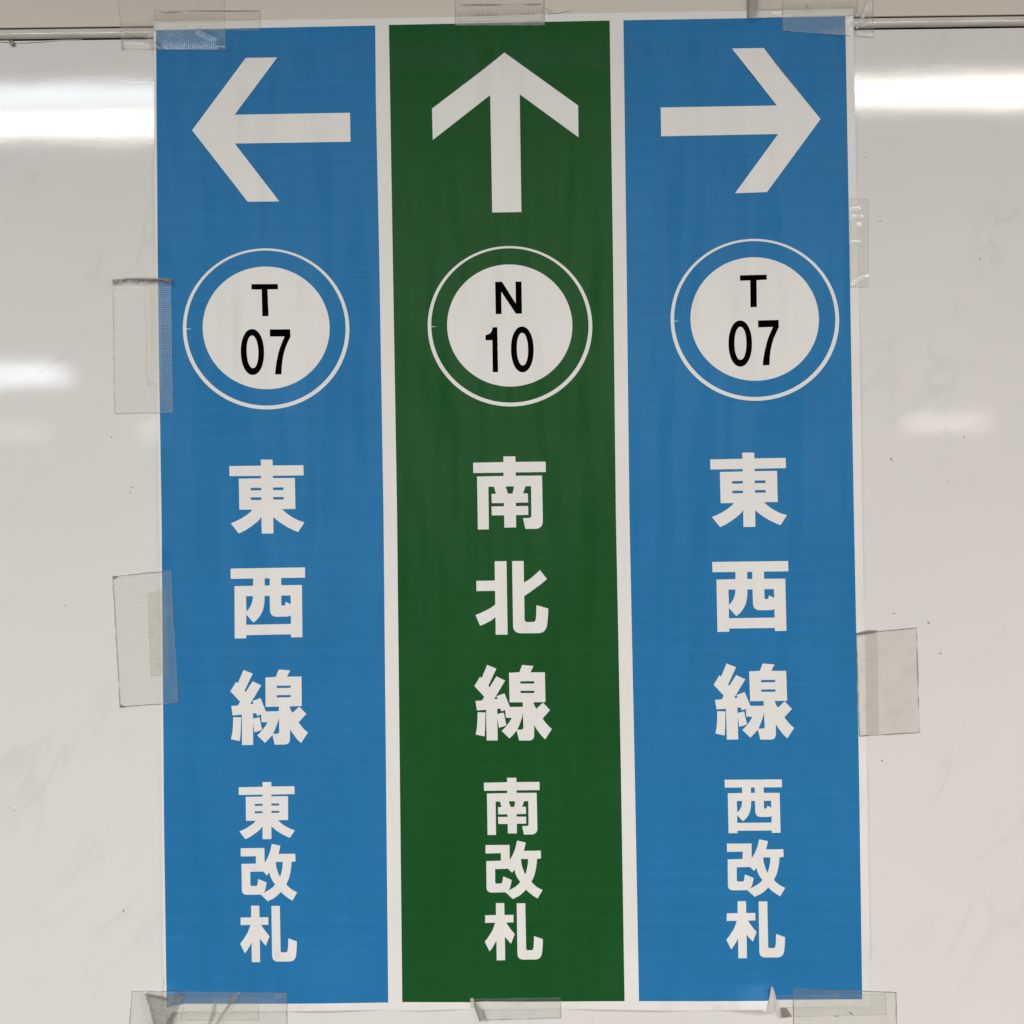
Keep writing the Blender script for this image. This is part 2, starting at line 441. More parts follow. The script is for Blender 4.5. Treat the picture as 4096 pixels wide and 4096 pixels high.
G['reform'] = (win((910, 3330), 6.0), [[(315,378),(885,373),(892,728),(940,650),(985,555),(1020,460),(1042,370),(1062,272),(1268,318),(1255,380),(1225,515),(1625,510),(1632,690),(1537,705),(1530,810),(1510,950),(1485,1060),(1455,1150),(1408,1240),(1460,1300),(1530,1360),(1600,1402),(1672,1435),(1560,1635),(1480,1590),(1390,1525),(1330,1475),(1283,1425),(1200,1510),(1110,1580),(968,1648),(800,1492),(770,1490),(460,1495),(410,1485),(375,1462),(353,1425),(345,1370),(335,755),(682,745),(682,568),(318,575)]],
 [[(545,942),(855,935),(950,1030),(1005,955),(1025,1040),(1060,1120),(1100,1190),(1145,1247),(1090,1310),(1020,1365),(940,1410),(865,1450),(900,1390),(920,1310),(940,1200),(738,1115),(720,1240),(708,1275),(690,1283),(570,1285),(555,1275),(550,1250)],
  [(1155,705),(1325,705),(1322,820),(1300,940),(1265,1075),(1240,1030),(1200,930),(1170,820)]], [(315,378),(1625,510),(968,1648)])
G['ticket'] = (win((910, 3575), 6.0), [[(568,285),(762,285),(768,568),(978,565),(980,742),(805,748),(870,845),(940,940),(1008,1018),(920,1250),(850,1170),(775,1080),(782,1640),(585,1642),(578,1170),(540,1245),(480,1345),(418,1430),(305,1200),(370,1115),(430,1025),(490,925),(550,748),(315,752),(315,572),(568,568)],
  [(1055,292),(1255,292),(1275,1380),(1290,1405),(1405,1405),(1430,1395),(1445,1360),(1455,1260),(1460,1070),(1665,1145),(1662,1300),(1648,1460),(1630,1540),(1590,1595),(1530,1622),(1470,1627),(1200,1627),(1140,1615),(1095,1580),(1075,1520),(1070,1450)]], [], [(568,285),(1255,292),(585,1642)])

def affine(src, dst):
    A = np.c_[np.array(src, float), np.ones(3)]
    return np.linalg.solve(A, np.array(dst, float))
def glyph(key, dst=None):
    w, adds, holes, anc = G[key]
    adds, holes = [w(p) for p in adds], [w(p) for p in holes]
    if dst:
        T = affine(w(anc), dst)
        ap = lambda P: [tuple(np.array([x, y, 1.0]) @ T) for x, y in P]
        adds, holes = [ap(p) for p in adds], [ap(p) for p in holes]
    return adds, holes
def oval(cx, cy, rx, ry, k=72, lean=0.0, e=2.0):
    P = []
    for i in range(k):
        a = 2 * math.pi * i / k
        c, s = math.cos(a), math.sin(a)
        x = rx * math.copysign(abs(c) ** (2 / e), c)
        y = ry * math.copysign(abs(s) ** (2 / e), s)
        P.append((cx + x + lean * y / ry, cy + y))
    return P

# ------------------------------------------------------------------ the poster: one sheet, cut along every printed edge
def dense(P, step=60):
    out = []
    for (a, b) in zip(P, P[1:] + P[:1]):
        k = max(1, int(math.hypot(b[0] - a[0], b[1] - a[1]) // step))
        for i in range(k):
            out.append((a[0] + (b[0] - a[0]) * i / k, a[1] + (b[1] - a[1]) * i / k))
    return out
PAPER = [(614,86),(820,84),(1024,81),(1500,74),(1820,68),(2178,57),(2600,49),(2990,44),(3200,39),(3413,33),(3414,150),(3420,440),(3426,780),(3435,1150),(3442,1600),(3449,2048),(3454.6,2400),(3465,2960),(3474,3500),(3481,3960),(3482,4027),(3300,4028),(3120,4030),
         (3112,4044),(3091,3946),(3085,3946),(3064,4047),(3040,4039),(2940,4041),(2700,4043),(2520,4040),(2360,4037),(2260,4035),(2100,4036),(1940,4037),(1860,4036),(1700,4042),(1600,4042),(1500,4040),(1400,4041),(1300,4043),(1150,4045),(900,4047),(740,4046),(700,4051),(658,4060),
         (655.5,3990),(650,3600),(645.5,3072),(641,2500),(636,2048),(629.6,1660),(626,1300),(621,1024),(618,700),(617,400),(615.5,240)]
BL = [(624,120),(1024,112),(1501,102),(1503.6,400),(1517,1024),(1534,2048),(1544,3072),(1553,4010),(1300,4014),(1148,4015),(1024,4015),(735,4015),(700,4022),(666,4031),(666,3990),(656,3300),(652,2800),(646,2048),(639.6,1660),(634,1300),(630.6,1024),(627.5,600),(626,400)]
BG = [(1555.5,99.6),(2000,91),(2438.6,82),(2452,1024),(2463.5,2048),(2483.6,3072),(2498.5,4004.7),(2100,4007),(1930,4006),(1895,4009),(1609,4008.4),(1599,3072),(1588,2048),(1571,1024)]
BR = [(2493.6,81),(2950,73.5),(3381,64.6),(3398.5,1024),(3415.5,2048),(3436,3072),(3449,3997),(3110,3999),(3086,4001),(3060,4004),(2800,4005),(2556,4004.7),(2538.7,3072),(2517.5,2048),(2506,1024)]
def z(u0, v0, s):
    return lambda P: [(u0 + x / s, v0 + y / s) for x, y in P]
A_L = [(768.4,521),(983,231.6),(1108.8,229.5),(938,459),(1400,451),(1402,567),(939,574),(1117,805.5),(991,807)]
A_U = [(2017.6,210),(2312.4,422),(2314,549),(2078.7,377),(2085.6,848),(1969,850),(1961,380),(1731,560),(1728,434.5)]
A_R = [(2642.6,430),(3108,422),(2927.7,194),(3055,192),(3282.4,476),(3068,768),(2940,773),(3112.8,536),(2645,545)]
w1, w2, w3 = win((850, 1090), 4.0), win((1800, 1080), 4.0), win((2780, 1050), 4.0)

# (band index, part name, label, material, adds, holes, priority)
R = []
def reg(band, name, label, mat, adds, holes, pr):
    R.append(dict(band=band, name=name, label=label, mat=mat, adds=adds, holes=holes, pr=pr))
reg(-1, 'paper_margin', None, M_PAPER, [PAPER], [], 0)
reg(0, 'blue_band', 'blue printed column with an arrow pointing left', M_BLUE, [BL], [], 1)
reg(1, 'green_band', 'green printed column with an arrow pointing up', M_GREEN, [BG], [], 1)
reg(2, 'blue_band', 'blue printed column with an arrow pointing right', M_BLUE, [BR], [], 1)
for b, a, lab in ((0, A_L, 'white arrow pointing left'), (1, A_U, 'white arrow pointing up'), (2, A_R, 'white arrow pointing right')):
    reg(b, 'arrow', lab, M_WHITE, [a], [], 2)
ringgeo = [((1064.5,1315.4,333,322), (1064.7,1311.5,254,245.2), (746.5,1315.5)), ((2040,1305,329.2,320.7), (2039,1302,250.5,244.2), (1725,1306.5)), ((3019.5,1279.3,337.2,323.8), (3018.7,1276,257,247), (2697,1284))]
for b, (o, d, tk) in enumerate(ringgeo):
    ring_o = oval(*o, k=120, lean=2)
    ring_i = oval(o[0] - 0.4, o[1] - 3.2, o[2] - 14.6, o[3] - 11.9, k=120, lean=2)
    tick = [(tk[0] - 4, tk[1] - 1.8), (tk[0] + 24, tk[1] + 0.4), (tk[0] - 4, tk[1] + 1.8)]
    reg(b, 'ring', None, M_WHITE, [ring_o], [ring_i], 2)
    R[-1]['extra'] = [tick]
    reg(b, 'disc', None, M_WHITE, [oval(*d, k=96, lean=2)], [], 2)
# codes on the discs
reg(0, 'letter', 'black letter T', M_BLACK, [w1([(622,186),(1046,184),(1048,269),(880,270),(898,698),(797,700),(786,273),(624,272)])], [], 3)
reg(0, 'numeral', 'black numeral 0', M_BLACK, [w1(oval(639,1272,187,368,48,6,2.1))], [w1(oval(640,1269,93.5,261,40,8,2.1))], 3)
reg(0, 'numeral', 'black numeral 7', M_BLACK, [w1([(916,910),(1243,908),(1248,1030),(1205,1115),(1165,1215),(1138,1310),(1120,1410),(1110,1500),(1103,1630),(1001,1630),(1010,1530),(1025,1420),(1050,1300),(1080,1200),(1115,1110),(1153,1024),(918,1025)])], [], 3)
reg(1, 'letter', 'black letter N', M_BLACK, [w2([(722,190),(833,188),(1052,535),(1048,185),(1144,184),(1152,697),(1055,700),(820,348),(826,705),(731,706)])], [], 3)
reg(1, 'numeral', 'black numeral 1', M_BLACK, [w2([(683,916),(757,914),(770,1634),(683,1635),(677,1125),(568,1125),(567,1043),(620,1025),(650,1005),(670,970)])], [], 3)
reg(1, 'numeral', 'black numeral 0', M_BLACK, [w2(oval(1157,1270,182,367,48,4,2.1))], [w2(oval(1159,1266,90,261,40,5,2.1))], 3)
reg(2, 'letter', 'black letter T', M_BLACK, [w3([(718,205),(1147,194),(1150,275),(985,283),(990,714),(888,716),(882,287),(720,292)])], [], 3)
reg(2, 'numeral', 'black numeral 0', M_BLACK, [w3(oval(724,1297,188.5,370,48,1,2.1))], [w3(oval(727,1292,95.5,264,40,1,2.1))], 3)
reg(2, 'numeral', 'black numeral 7', M_BLACK, [w3([(1007,927),(1340,918),(1340,1040),(1297,1130),(1255,1230),(1228,1320),(1208,1420),(1198,1510),(1190,1643),(1083,1647),(1095,1530),(1115,1420),(1140,1310),(1170,1210),(1205,1125),(1248,1030),(1010,1040)])], [], 3)
# characters, top to bottom
for b, key, dst, lab in [
    (0, 'east', None, 'large white character for east'), (0, 'west', None, 'large white character for west'), (0, 'line', None, 'large white character for line'),
    (0, 'east', [(955,3149),(1177.7,3145),(1050.5,3356.6)], 'small white character for east'), (0, 'reform', None, None), (0, 'ticket', None, None),
    (1, 'south', None, 'large white character for south'), (1, 'north', None, 'large white character for north'),
    (1, 'line', [(2036,2691),(2179.4,2689.3),(1946.6,2962)], 'large white character for line'),
    (1, 'south', [(1935.5,3131),(2157.7,3127.6),(1950.4,3340)], 'small white character for south'),
    (1, 'reform', [(1942,3380.4),(2163,3402.7),(2051,3596)], None), (1, 'ticket', [(1983.7,3612.5),(2101,3613),(1987,3841.5)], None),
    (2, 'east', [(2841,1838),(3142.5,1831.6),(2974,2108)], 'large white character for east'), (2, 'west', [(2849,2247.8),(3152.5,2244),(2870,2527.6)], 'large white character for west'),
    (2, 'line', [(2996.6,2685.5),(3144.6,2683.5),(2907.6,2958.5)], 'large white character for line'),
    (2, 'west', [(2898.5,3119),(3127,3117.6),(2914.5,3333)], 'small white character for west'),
    (2, 'reform', [(2907.6,3374.6),(3133.5,3397),(3018.9,3587)], None), (2, 'ticket', [(2950.5,3605),(3069,3605.5),(2953.7,3833)], None)]:
    a, h = glyph(key, dst)
    reg(b, 'character', lab, M_WHITE, a, h, 2)

def in_poly(P, pts_):
    """even-odd test, vectorised"""
    P = np.asarray(P)
    x, y = pts_[:, 0], pts_[:, 1]
    r = np.zeros(len(pts_), bool)
    x0, y0 = P[:, 0], P[:, 1]
    x1, y1 = np.roll(x0, -1), np.roll(y0, -1)
    box_ = (x >= x0.min()) & (x <= x0.max()) & (y >= y0.min()) & (y <= y0.max())
    idx = np.nonzero(box_)[0]
    if not len(idx):
        return r
    xx, yy = x[idx], y[idx]
    rr = np.zeros(len(idx), bool)
    for a, b, c, d in zip(x0, y0, x1, y1):
        if b == d:
            continue
        cr = ((b > yy) != (d > yy)) & (xx < (c - a) * (yy - b) / (d - b) + a)
        rr ^= cr
    r[idx] = rr
    return r

def ss(a, b, x):
    t = np.clip((x - a) / (b - a), 0, 1)
    return t * t * (3 - 2 * t)
def gs(x, s):
    return np.exp(-(x / s) ** 2)
BOT = 4040.0
def sheet(u, v):
    """how far the poster stands off the wall (metres) at survey point u, v"""
    u = np.asarray(u, float)
    v = np.asarray(v, float)
    h = 0.0009 + 0 * u
    # over the joint strip at the top
    vt = 137 - 0.0137 * u
    h = h + 0.0022 * ss(190, 30, np.abs(v - vt - 0))
    # soft upright cockles
    h = h + 0.00045 * np.sin(u / 118 + 0.6 * np.sin(v / 700)) * ss(60, 500, v) * ss(4040, 3300, v) * 0.8
    h = h + 0.0006 * np.sin(u / 310 + v / 900 + 1.0) * np.sin(v / 620 + 0.5)
    # slack between the tapes on the left edge
    h = h + 0.0036 * ss(740, 615, u) * (ss(230, 420, v) * ss(1105, 900, v) + ss(1670, 1780, v) * ss(2285, 2190, v) * 0.9 + ss(2850, 3050, v) * ss(3980, 3800, v) * 0.8)
    h = h + 0.0030 * ss(3340, 3450, u - 0.014 * v) * (ss(170, 320, v) * ss(790, 640, v) + ss(1180, 1400, v) * ss(2500, 2300, v) + ss(2960, 3150, v) * ss(3940, 3750, v))
    # the foot of the sheet bellies out between the tapes
    foot = ss(3760, BOT, v)
    h = h + foot * 0.0045 * (ss(1140, 1240, u) * ss(1560, 1330, u))
    h = h + foot * 0.0026 * (ss(1560, 1690, u) * ss(1880, 1800, u))
    h = h + foot * 0.0030 * (ss(2260, 2420, u) * ss(2760, 2600, u))
    # left of the sharp pucker beside the bottom right tape
    k = ss(3925, BOT, v)
    h = h + k * 0.0085 * ss(2860, 3064, u) * (u < 3088)
    h = h + ss(3930, 3990, v) * 0.0035 * ss(720, 668, u)
    return np.maximum(h, 0.0005)

def build_poster():
    vs, es = [], []
    def add_loop(P):
        i0 = len(vs)
        vs.extend(Vector((float(x), float(y))) for x, y in P)
        n_ = len(P)
        es.extend((i0 + i, i0 + (i + 1) % n_) for i in range(n_))
    for r in R:
        big = r['pr'] < 2
        for P in r['adds'] + r['holes'] + r.get('extra', []):
            add_loop(dense(P, 40) if big else P)
    # inner points so the sheet can bend
    gx = sorted(set([*np.arange(660, 3440, 60).tolist(), 632, *np.arange(2960, 3130, 14).tolist(), 690]))
    gy = sorted(set([*np.arange(110, 3900, 66).tolist(), *np.arange(90, 300, 22).tolist(), *np.arange(3900, 4050, 16).tolist()]))
    gp = np.array([(x + random.uniform(-2, 2), y + random.uniform(-2, 2)) for x in gx for y in gy])
    gp = gp[in_poly(PAPER, gp)]
    vs.extend(Vector((float(x), float(y))) for x, y in gp)
    V, E_, Fc, *_ = delaunay_2d_cdt(vs, es, [], 0, 1e-3)
    V = np.array([(p[0], p[1]) for p in V])
    T = np.array([f for f in Fc if len(f) == 3])
    cen = V[T].mean(axis=1)
    owner = np.full(len(T), -1)
    best = np.full(len(T), -1)
    for i, r in enumerate(R):
        ins = np.zeros(len(T), bool)
        for P in r['adds']:
            ins |= in_poly(P, cen)
        for P in r['holes']:
            ins &= ~in_poly(P, cen)
        for P in r.get('extra', []):
            ins |= in_poly(P, cen)
        upd = ins & (r['pr'] > best)
        owner[upd] = i
        best[upd] = r['pr']
    inside = in_poly(PAPER, cen)
    owner[~inside] = -1
    H = sheet(V[:, 0], V[:, 1])
    Wp = pts(V, H)
    # analytic normals so that neighbouring prints shade as one sheet
    e = 3.0
    hu = (sheet(V[:, 0] + e, V[:, 1]) - sheet(V[:, 0] - e, V[:, 1])) / (2 * e * PX)
    hv = (sheet(V[:, 0], V[:, 1] + e) - sheet(V[:, 0], V[:, 1] - e)) / (2 * e * PX)
    Nn = np.c_[-hu, -np.ones(len(V)), hv]
    Nn /= np.linalg.norm(Nn, axis=1)[:, None]
    poster = empty('poster', tuple(float(x) for x in pt(2060, 4030)))
    poster['label'] = 'tall paper poster with blue, green and blue columns of white arrows taped to the wall'
    poster['category'] = 'poster'
    loc = Vector(poster.location)
    bands = {}
    def part(r, name, tris, parent, mat):
        idx = np.unique(tris)
        mp = {int(a): k for k, a in enumerate(idx)}
        me = bpy.data.meshes.new(name)
        faces = []
        for t in tris:
            a, b, c = (int(q) for q in t)
            # face the room
            p0, p1, p2 = Wp[a], Wp[b], Wp[c]
            if np.cross(p1 - p0, p2 - p0)[1] > 0:
                b, c = c, b
            faces.append((mp[a], mp[b], mp[c]))
        me.from_pydata([tuple(map(float, Wp[i] - np.array(loc))) for i in idx], [], faces)
        me.materials.append(mat)
        for p in me.polygons:
            p.use_smooth = True
        me.update()
        me.normals_split_custom_set_from_vertices([tuple(map(float, Nn[i])) for i in idx])
        o = bpy.data.objects.new(name, me)
        C.objects.link(o)
        o.parent = parent
        return o
    for i, r in enumerate(R):
        tris = T[owner == i]
        if r['pr'] == 1:
            o = part(r, r['name'], tris, poster, r['mat'])
            bands[r['band']] = o
        elif r['pr'] == 0:
            o = part(r, r['name'], tris, poster, r['mat'])
        else:
            o = part(r, r['name'], tris, bands[r['band']], r['mat'])
        if r['label']:
            o['label'] = r['label']
    # cut edge and back of the paper
    P = np.array(dense(PAPER, 20))
    Hp = sheet(P[:, 0], P[:, 1])
    A, B = pts(P, Hp), pts(P, Hp - 0.0003)
    n_ = len(P)
    o = mesh_obj('paper_edge', list(A - np.array(loc)) + list(B - np.array(loc)), [(i, (i + 1) % n_, n_ + (i + 1) % n_, n_ + i) for i in range(n_)], M_PAPER, poster)
    tt = T[inside]
    Bp = pts(V, H - 0.0003)
    idx = np.unique(tt)
    mp = {int(a): k for k, a in enumerate(idx)}
    mesh_obj('paper_back', Bp[idx] - np.array(loc), [tuple(mp[int(q)] for q in t) for t in tt], M_PAPER, poster, True)
    return poster
poster = build_poster()
def flap(name, parent, P, mat, sub=0):
    """small piece of paper or tape bent off the wall: corners (u, v, h in mm)"""
    org = np.array(parent.location)
    bm = bmesh.new()
    vs = [bm.verts.new(tuple(map(float, pt(u, v, h * 0.001) - org))) for u, v, h in P]
    bm.faces.new(vs)
    bmesh.ops.triangulate(bm, faces=bm.faces[:])
    if sub:
        bmesh.ops.subdivide_edges(bm, edges=bm.edges[:], cuts=sub, use_grid_fill=True)
    me = bpy.data.meshes.new(name)
    bm.to_mesh(me)
    bm.free()
    me.materials.append(mat)
    return link(bpy.data.objects.new(name, me), parent)
# the foot of the sheet is torn and creased outward beside the lower right tape
flap('torn_fold', poster, [(3086, 3947, 7.5), (3096, 3964, 4.0), (3100, 4010, 1.5), (3096, 4052, 0.6), (3064, 4048, 9.2), (3073, 4010, 9.0)], M_PAPER)
flap('torn_flap', poster, [(3089, 3946, 7.0), (3097, 3962, 7.5), (3110, 4014, 6.0), (3122, 4082, 4.5), (3104, 4050, 2.5), (3099, 4000, 3.5)], M_PAPER)

# ------------------------------------------------------------------ tapes
def surface(u, v):
    """topmost thing under the tape: sheet, joint strip or bare panel"""
    p = np.c_[u, v]
    ins = in_poly(PAPER, p)
    vt = 137.5 - 0.0137 * u
    t = np.clip(1 - (np.abs(v - vt) / 23.0) ** 2, 0, 1)
    base = STRIP_D * np.sqrt(t)
    return np.where(ins, np.maximum(sheet(u, v), 0), base)
def blur(a, k):
    for _ in range(k):
        p = np.pad(a, 1, mode='edge')
        a = (p[1:-1, 1:-1] * 2 + p[:-2, 1:-1] + p[2:, 1:-1] + p[1:-1, :-2] + p[1:-1, 2:]) / 6
    return a
def dilate(a, k):
    for _ in range(k):
        p = np.pad(a, 1, mode='edge')
        a = np.max([p[1:-1, 1:-1], p[:-2, 1:-1], p[2:, 1:-1], p[1:-1, :-2], p[1:-1, 2:]], axis=0)
    return a
def tape(label, quad, group, level=1, step=7.0, lift=None, ragged=1.0, **mk):
    """quad: corners top-left, top-right, bottom-right, bottom-left in survey measure"""
    q = np.array(quad, float)
    lw = (np.linalg.norm(q[1] - q[0]) + np.linalg.norm(q[2] - q[3])) / 2
    ll = (np.linalg.norm(q[3] - q[0]) + np.linalg.norm(q[2] - q[1])) / 2
    nx, ny = max(4, int(lw / step)), max(4, int(ll / step))
    s, t = np.meshgrid(np.linspace(0, 1, nx + 1), np.linspace(0, 1, ny + 1))
    uv = ((1 - s) * (1 - t))[..., None] * q[0] + (s * (1 - t))[..., None] * q[1] + (s * t)[..., None] * q[2] + ((1 - s) * t)[..., None] * q[3]
    # hand-torn ends, hardly straight sides
    for j in range(ny + 1):
        for i in range(nx + 1):
            if i in (0, nx) or j in (0, ny):
                c = Vector((uv[j, i, 0] / 26, uv[j, i, 1] / 26, level * 3.1))
                uv[j, i, 0] += ragged * 1.6 * noise.noise(c)
                uv[j, i, 1] += ragged * 1.6 * noise.noise(c + Vector((9, 4, 2)))
    u, v = uv[..., 0], uv[..., 1]
    h = surface(u.ravel(), v.ravel()).reshape(u.shape)
    h = np.maximum(blur(dilate(h, 1), 2), h) + 0.00022 * level
    if lift is not None:
        h = h + lift(u, v)
    Wp = pts(uv.reshape(-1, 2), h.ravel())
    w, l = lw * PX, ll * PX
    name = 'tape_strip'
    org = Wp.mean(axis=0)
    faces = []
    for j in range(ny):
        for i in range(nx):
            a = j * (nx + 1) + i
            faces.append((a, a + nx + 1, a + nx + 2, a + 1))
    m = tape_material('tape_film', w, l, **mk)
    o = mesh_obj(name, Wp - org, faces, m, None, True)
    o.location = tuple(map(float, org))
    uvl = o.data.uv_layers.new(name='UVMap')
    co = np.empty(len(o.data.loops) * 2)
    flat_s, flat_t = (s * w).ravel(), (t * l).ravel()
    for k, lp in enumerate(o.data.loops):
        co[2 * k] = flat_s[lp.vertex_index]
        co[2 * k + 1] = flat_t[lp.vertex_index]
    uvl.data.foreach_set('uv', co)
    o['label'] = label
    o['category'] = 'tape'
    o['group'] = group
    return o
CLOTH, FILM = 'ribbed cloth tapes holding the poster', 'narrow clear tapes under the cloth tapes'
RIB = 0.00180

def ridge(u, v, u0, v0, u1, v1, w, a):
    """a wrinkle along a line"""
    d = np.array([u1 - u0, v1 - v0])
    L = np.hypot(*d)
    d = d / L
    s = (u - u0) * d[0] + (v - v0) * d[1]
    t = -(u - u0) * d[1] + (v - v0) * d[0]
    return a * gs(t, w) * ss(-15, 15, s) * ss(L + 15, L - 15, s)

# narrow clear film first
tape('narrow clear film strip along the upper left poster edge, sticking out past the cloth tape', [(615,42),(1042,43),(1040,122),(617,124)], FILM, 1,
     ribs=None, haze=0.03, rib_haze=0.05, grime=0.75, edge_mm=0.5, rough=0.2, crease=0.15)
tape('narrow clear film strip under the cloth tape above the green column', [(1835,18),(2170,14),(2170,84),(1835,88)], FILM, 1,
     ribs=None, haze=0.05, rib_haze=0.06, grime=0.8, edge_mm=0.5, rough=0.25, crease=0.3)
tape('clear film strip on the upper right poster edge with its left end curled up', [(2992,-30),(3432,-34),(3428,62),(2992,72)], FILM, 1,
     lift=lambda u, v: 0.0060 * gs(u - 3012, 26) + 0.0016 * gs(u - 3062, 14) + ridge(u, v, 2990, 34, 3130, 40, 5, 0.0012),
     ribs=None, haze=0.08, rib_haze=0.10, grime=0.7, edge_mm=0.5, rough=0.2, crease=0.35)
tape('clear film strip under the upper cloth tape on the left poster edge', [(580,1128),(640,1128),(648,1545),(588,1545)], FILM, 1,
     ribs=None, haze=0.06, rib_haze=0.10, grime=0.25, edge_mm=0.5, rough=0.2, crease=0.25)
tape('greenish clear film strip under the lower cloth tape on the left poster edge', [(590,2375),(664,2352),(676,2700),(602,2705)], FILM, 1,
     ribs=None, haze=0.10, rib_haze=0.10, grime=0.25, edge_mm=0.5, rough=0.25, tint=(0.70, 0.74, 0.62), crease=0.2)
tape('clear film strip along the lower left poster foot under the big cloth tape', [(735,3993),(1036,3990),(1036,4081),(720,4082)], FILM, 1,
     ribs=('y', 0.0011), haze=0.05, rib_haze=0.08, grime=0.6, edge_mm=0.5, rough=0.25, crease=0.12)
tape('clear film strip along the lower right poster foot with a torn left end', [(3106,3980),(3544,3976),(3547,4059),(3122,4070)], FILM, 1,
     ribs=('y', 0.0011), haze=0.05, rib_haze=0.07, grime=0.5, edge_mm=0.5, rough=0.25, crease=0.1)
# cloth tapes over them
tape('wide ribbed cloth tape over the upper left poster corner and joint strip', [(470,-40),(896,-40),(902,199),(488,197)], CLOTH, 3,
     lift=lambda u, v: ridge(u, v, 480, 112, 590, 160, 7, 0.0011) + ridge(u, v, 560, 130, 640, 196, 8, 0.0008) + ridge(u, v, 790, 118, 860, 150, 9, 0.0006) + 0.0012 * gs(u - 886, 14) * gs(v - 184, 14) + 0.0014 * gs(v - 106, 10) * ss(500, 480, u),
     ribs=('x', RIB), haze=0.10, rib_haze=0.18, grime=0.45, edge_mm=0.5, rough=0.26)
tape('ribbed cloth tape over the top edge of the green column', [(1816,-40),(2176,-40),(2179,101),(1822,102)], CLOTH, 3,
     lift=lambda u, v: ridge(u, v, 1812, 96, 1836, 10, 5, 0.0009),
     ribs=('x', RIB), haze=0.20, rib_haze=0.26, grime=0.7, edge_mm=0.6, rough=0.4, crease=0.06)
tape('ribbed cloth tape over the upper right poster corner, creased where it crosses the joint strip', [(3128,-40),(3492,-40),(3496,150),(3130,123)], CLOTH, 3,
     lift=lambda u, v: ridge(u, v, 3412, 112, 3478, 0, 6, 0.0014) + ridge(u, v, 3390, 80, 3440, 40, 5, 0.0010) + ridge(u, v, 3436, 150, 3490, 60, 7, 0.0008),
     ribs=('x', RIB * 0.8), haze=0.07, rib_haze=0.11, grime=0.75, edge_mm=0.6, rough=0.3)
tape('ribbed cloth tape beside the left ring with a dark frayed top edge', [(450,1117),(684,1117),(691.5,1651),(457,1655)], CLOTH, 3,
     lift=lambda u, v: 0.0014 * ss(1140, 1112, v) + ridge(u, v, 584, 1120, 590, 1520, 4, 0.0005),
     ribs=('y', RIB), haze=0.07, rib_haze=0.11, grime=0.6, edge_mm=0.7, rough=0.36, top_grime=0.0058)
tape('tilted ribbed cloth tape low on the left poster edge beside the line character', [(449,2305),(684,2281),(714,2811),(478.5,2830)], CLOTH, 3,
     lift=lambda u, v: ridge(u, v, 600, 2380, 640, 2345, 5, 0.0006),
     ribs=('y', RIB), haze=0.05, rib_haze=0.17, grime=0.85, edge_mm=0.8, rough=0.36)
tape('slim wrinkled clear tape high on the right poster edge beside the right ring', [(3397,793),(3474,794),(3475,1149),(3402,1149)], 'tapes on the right poster edge', 2,
     lift=lambda u, v: ridge(u, v, 3408, 1140, 3470, 1108, 5, 0.0011) + ridge(u, v, 3396, 842, 3440, 840, 4, 0.0006) + ridge(u, v, 3410, 870, 3450, 872, 4, 0.0006) + ridge(u, v, 3400, 970, 3440, 970, 4, 0.0005),
     ribs=None, haze=0.06, rib_haze=0.10, grime=0.45, edge_mm=0.6, rough=0.2, crease=0.2)
tape('smooth beige tinted tape with a dark top edge on the right poster edge', [(3424,2533),(3668,2509),(3680,2932),(3436,2946)], 'tapes on the right poster edge', 2,
     lift=lambda u, v: 0.0007 * ss(2548, 2528, v) * ss(3480, 3440, u),
     ribs=None, haze=0.09, rib_haze=0.10, grime=0.85, edge_mm=0.8, rough=0.4, tint=(0.72, 0.69, 0.63))
tape('big ribbed cloth tape over the lower left poster corner, its left part folded', [(526,3964),(1148,3971),(1150,4160),(512,4160)], CLOTH, 3,
     lift=lambda u, v: ridge(u, v, 575, 3958, 636, 4150, 20, 0.0065) + 0.0050 * gs(u - 690, 34) * ss(4120, 3960, v) + ridge(u, v, 960, 3968, 880, 4110, 9, 0.0020) + ridge(u, v, 868, 3995, 836, 4110, 7, 0.0014),
     ribs=('x', RIB), haze=0.10, rib_haze=0.14, grime=0.8, edge_mm=0.7, rough=0.42, tint=(0.84, 0.83, 0.79))
tape('short cloth tape under the green column with its left end folded away', [(1892,3995),(2243,3990),(2245,4073),(1920,4083)], CLOTH, 3,
     lift=lambda u, v: 0.0048 * gs(u - 1902 - (v - 3995) * 0.3, 22) + ridge(u, v, 2110, 3990, 2106, 4040, 9, 0.0010),
     ribs=None, haze=0.07, rib_haze=0.10, grime=0.6, edge_mm=0.7, rough=0.4, tint=(0.66, 0.66, 0.59))
tape('big clear tape over the lower right poster corner with dirty edges', [(3173,3953),(3585,3968),(3590,4160),(3172,4160)], CLOTH, 3,
     ribs=('x', RIB), haze=0.09, rib_haze=0.04, grime=1.0, edge_mm=0.7, rough=0.4, tint=(0.82, 0.81, 0.76))

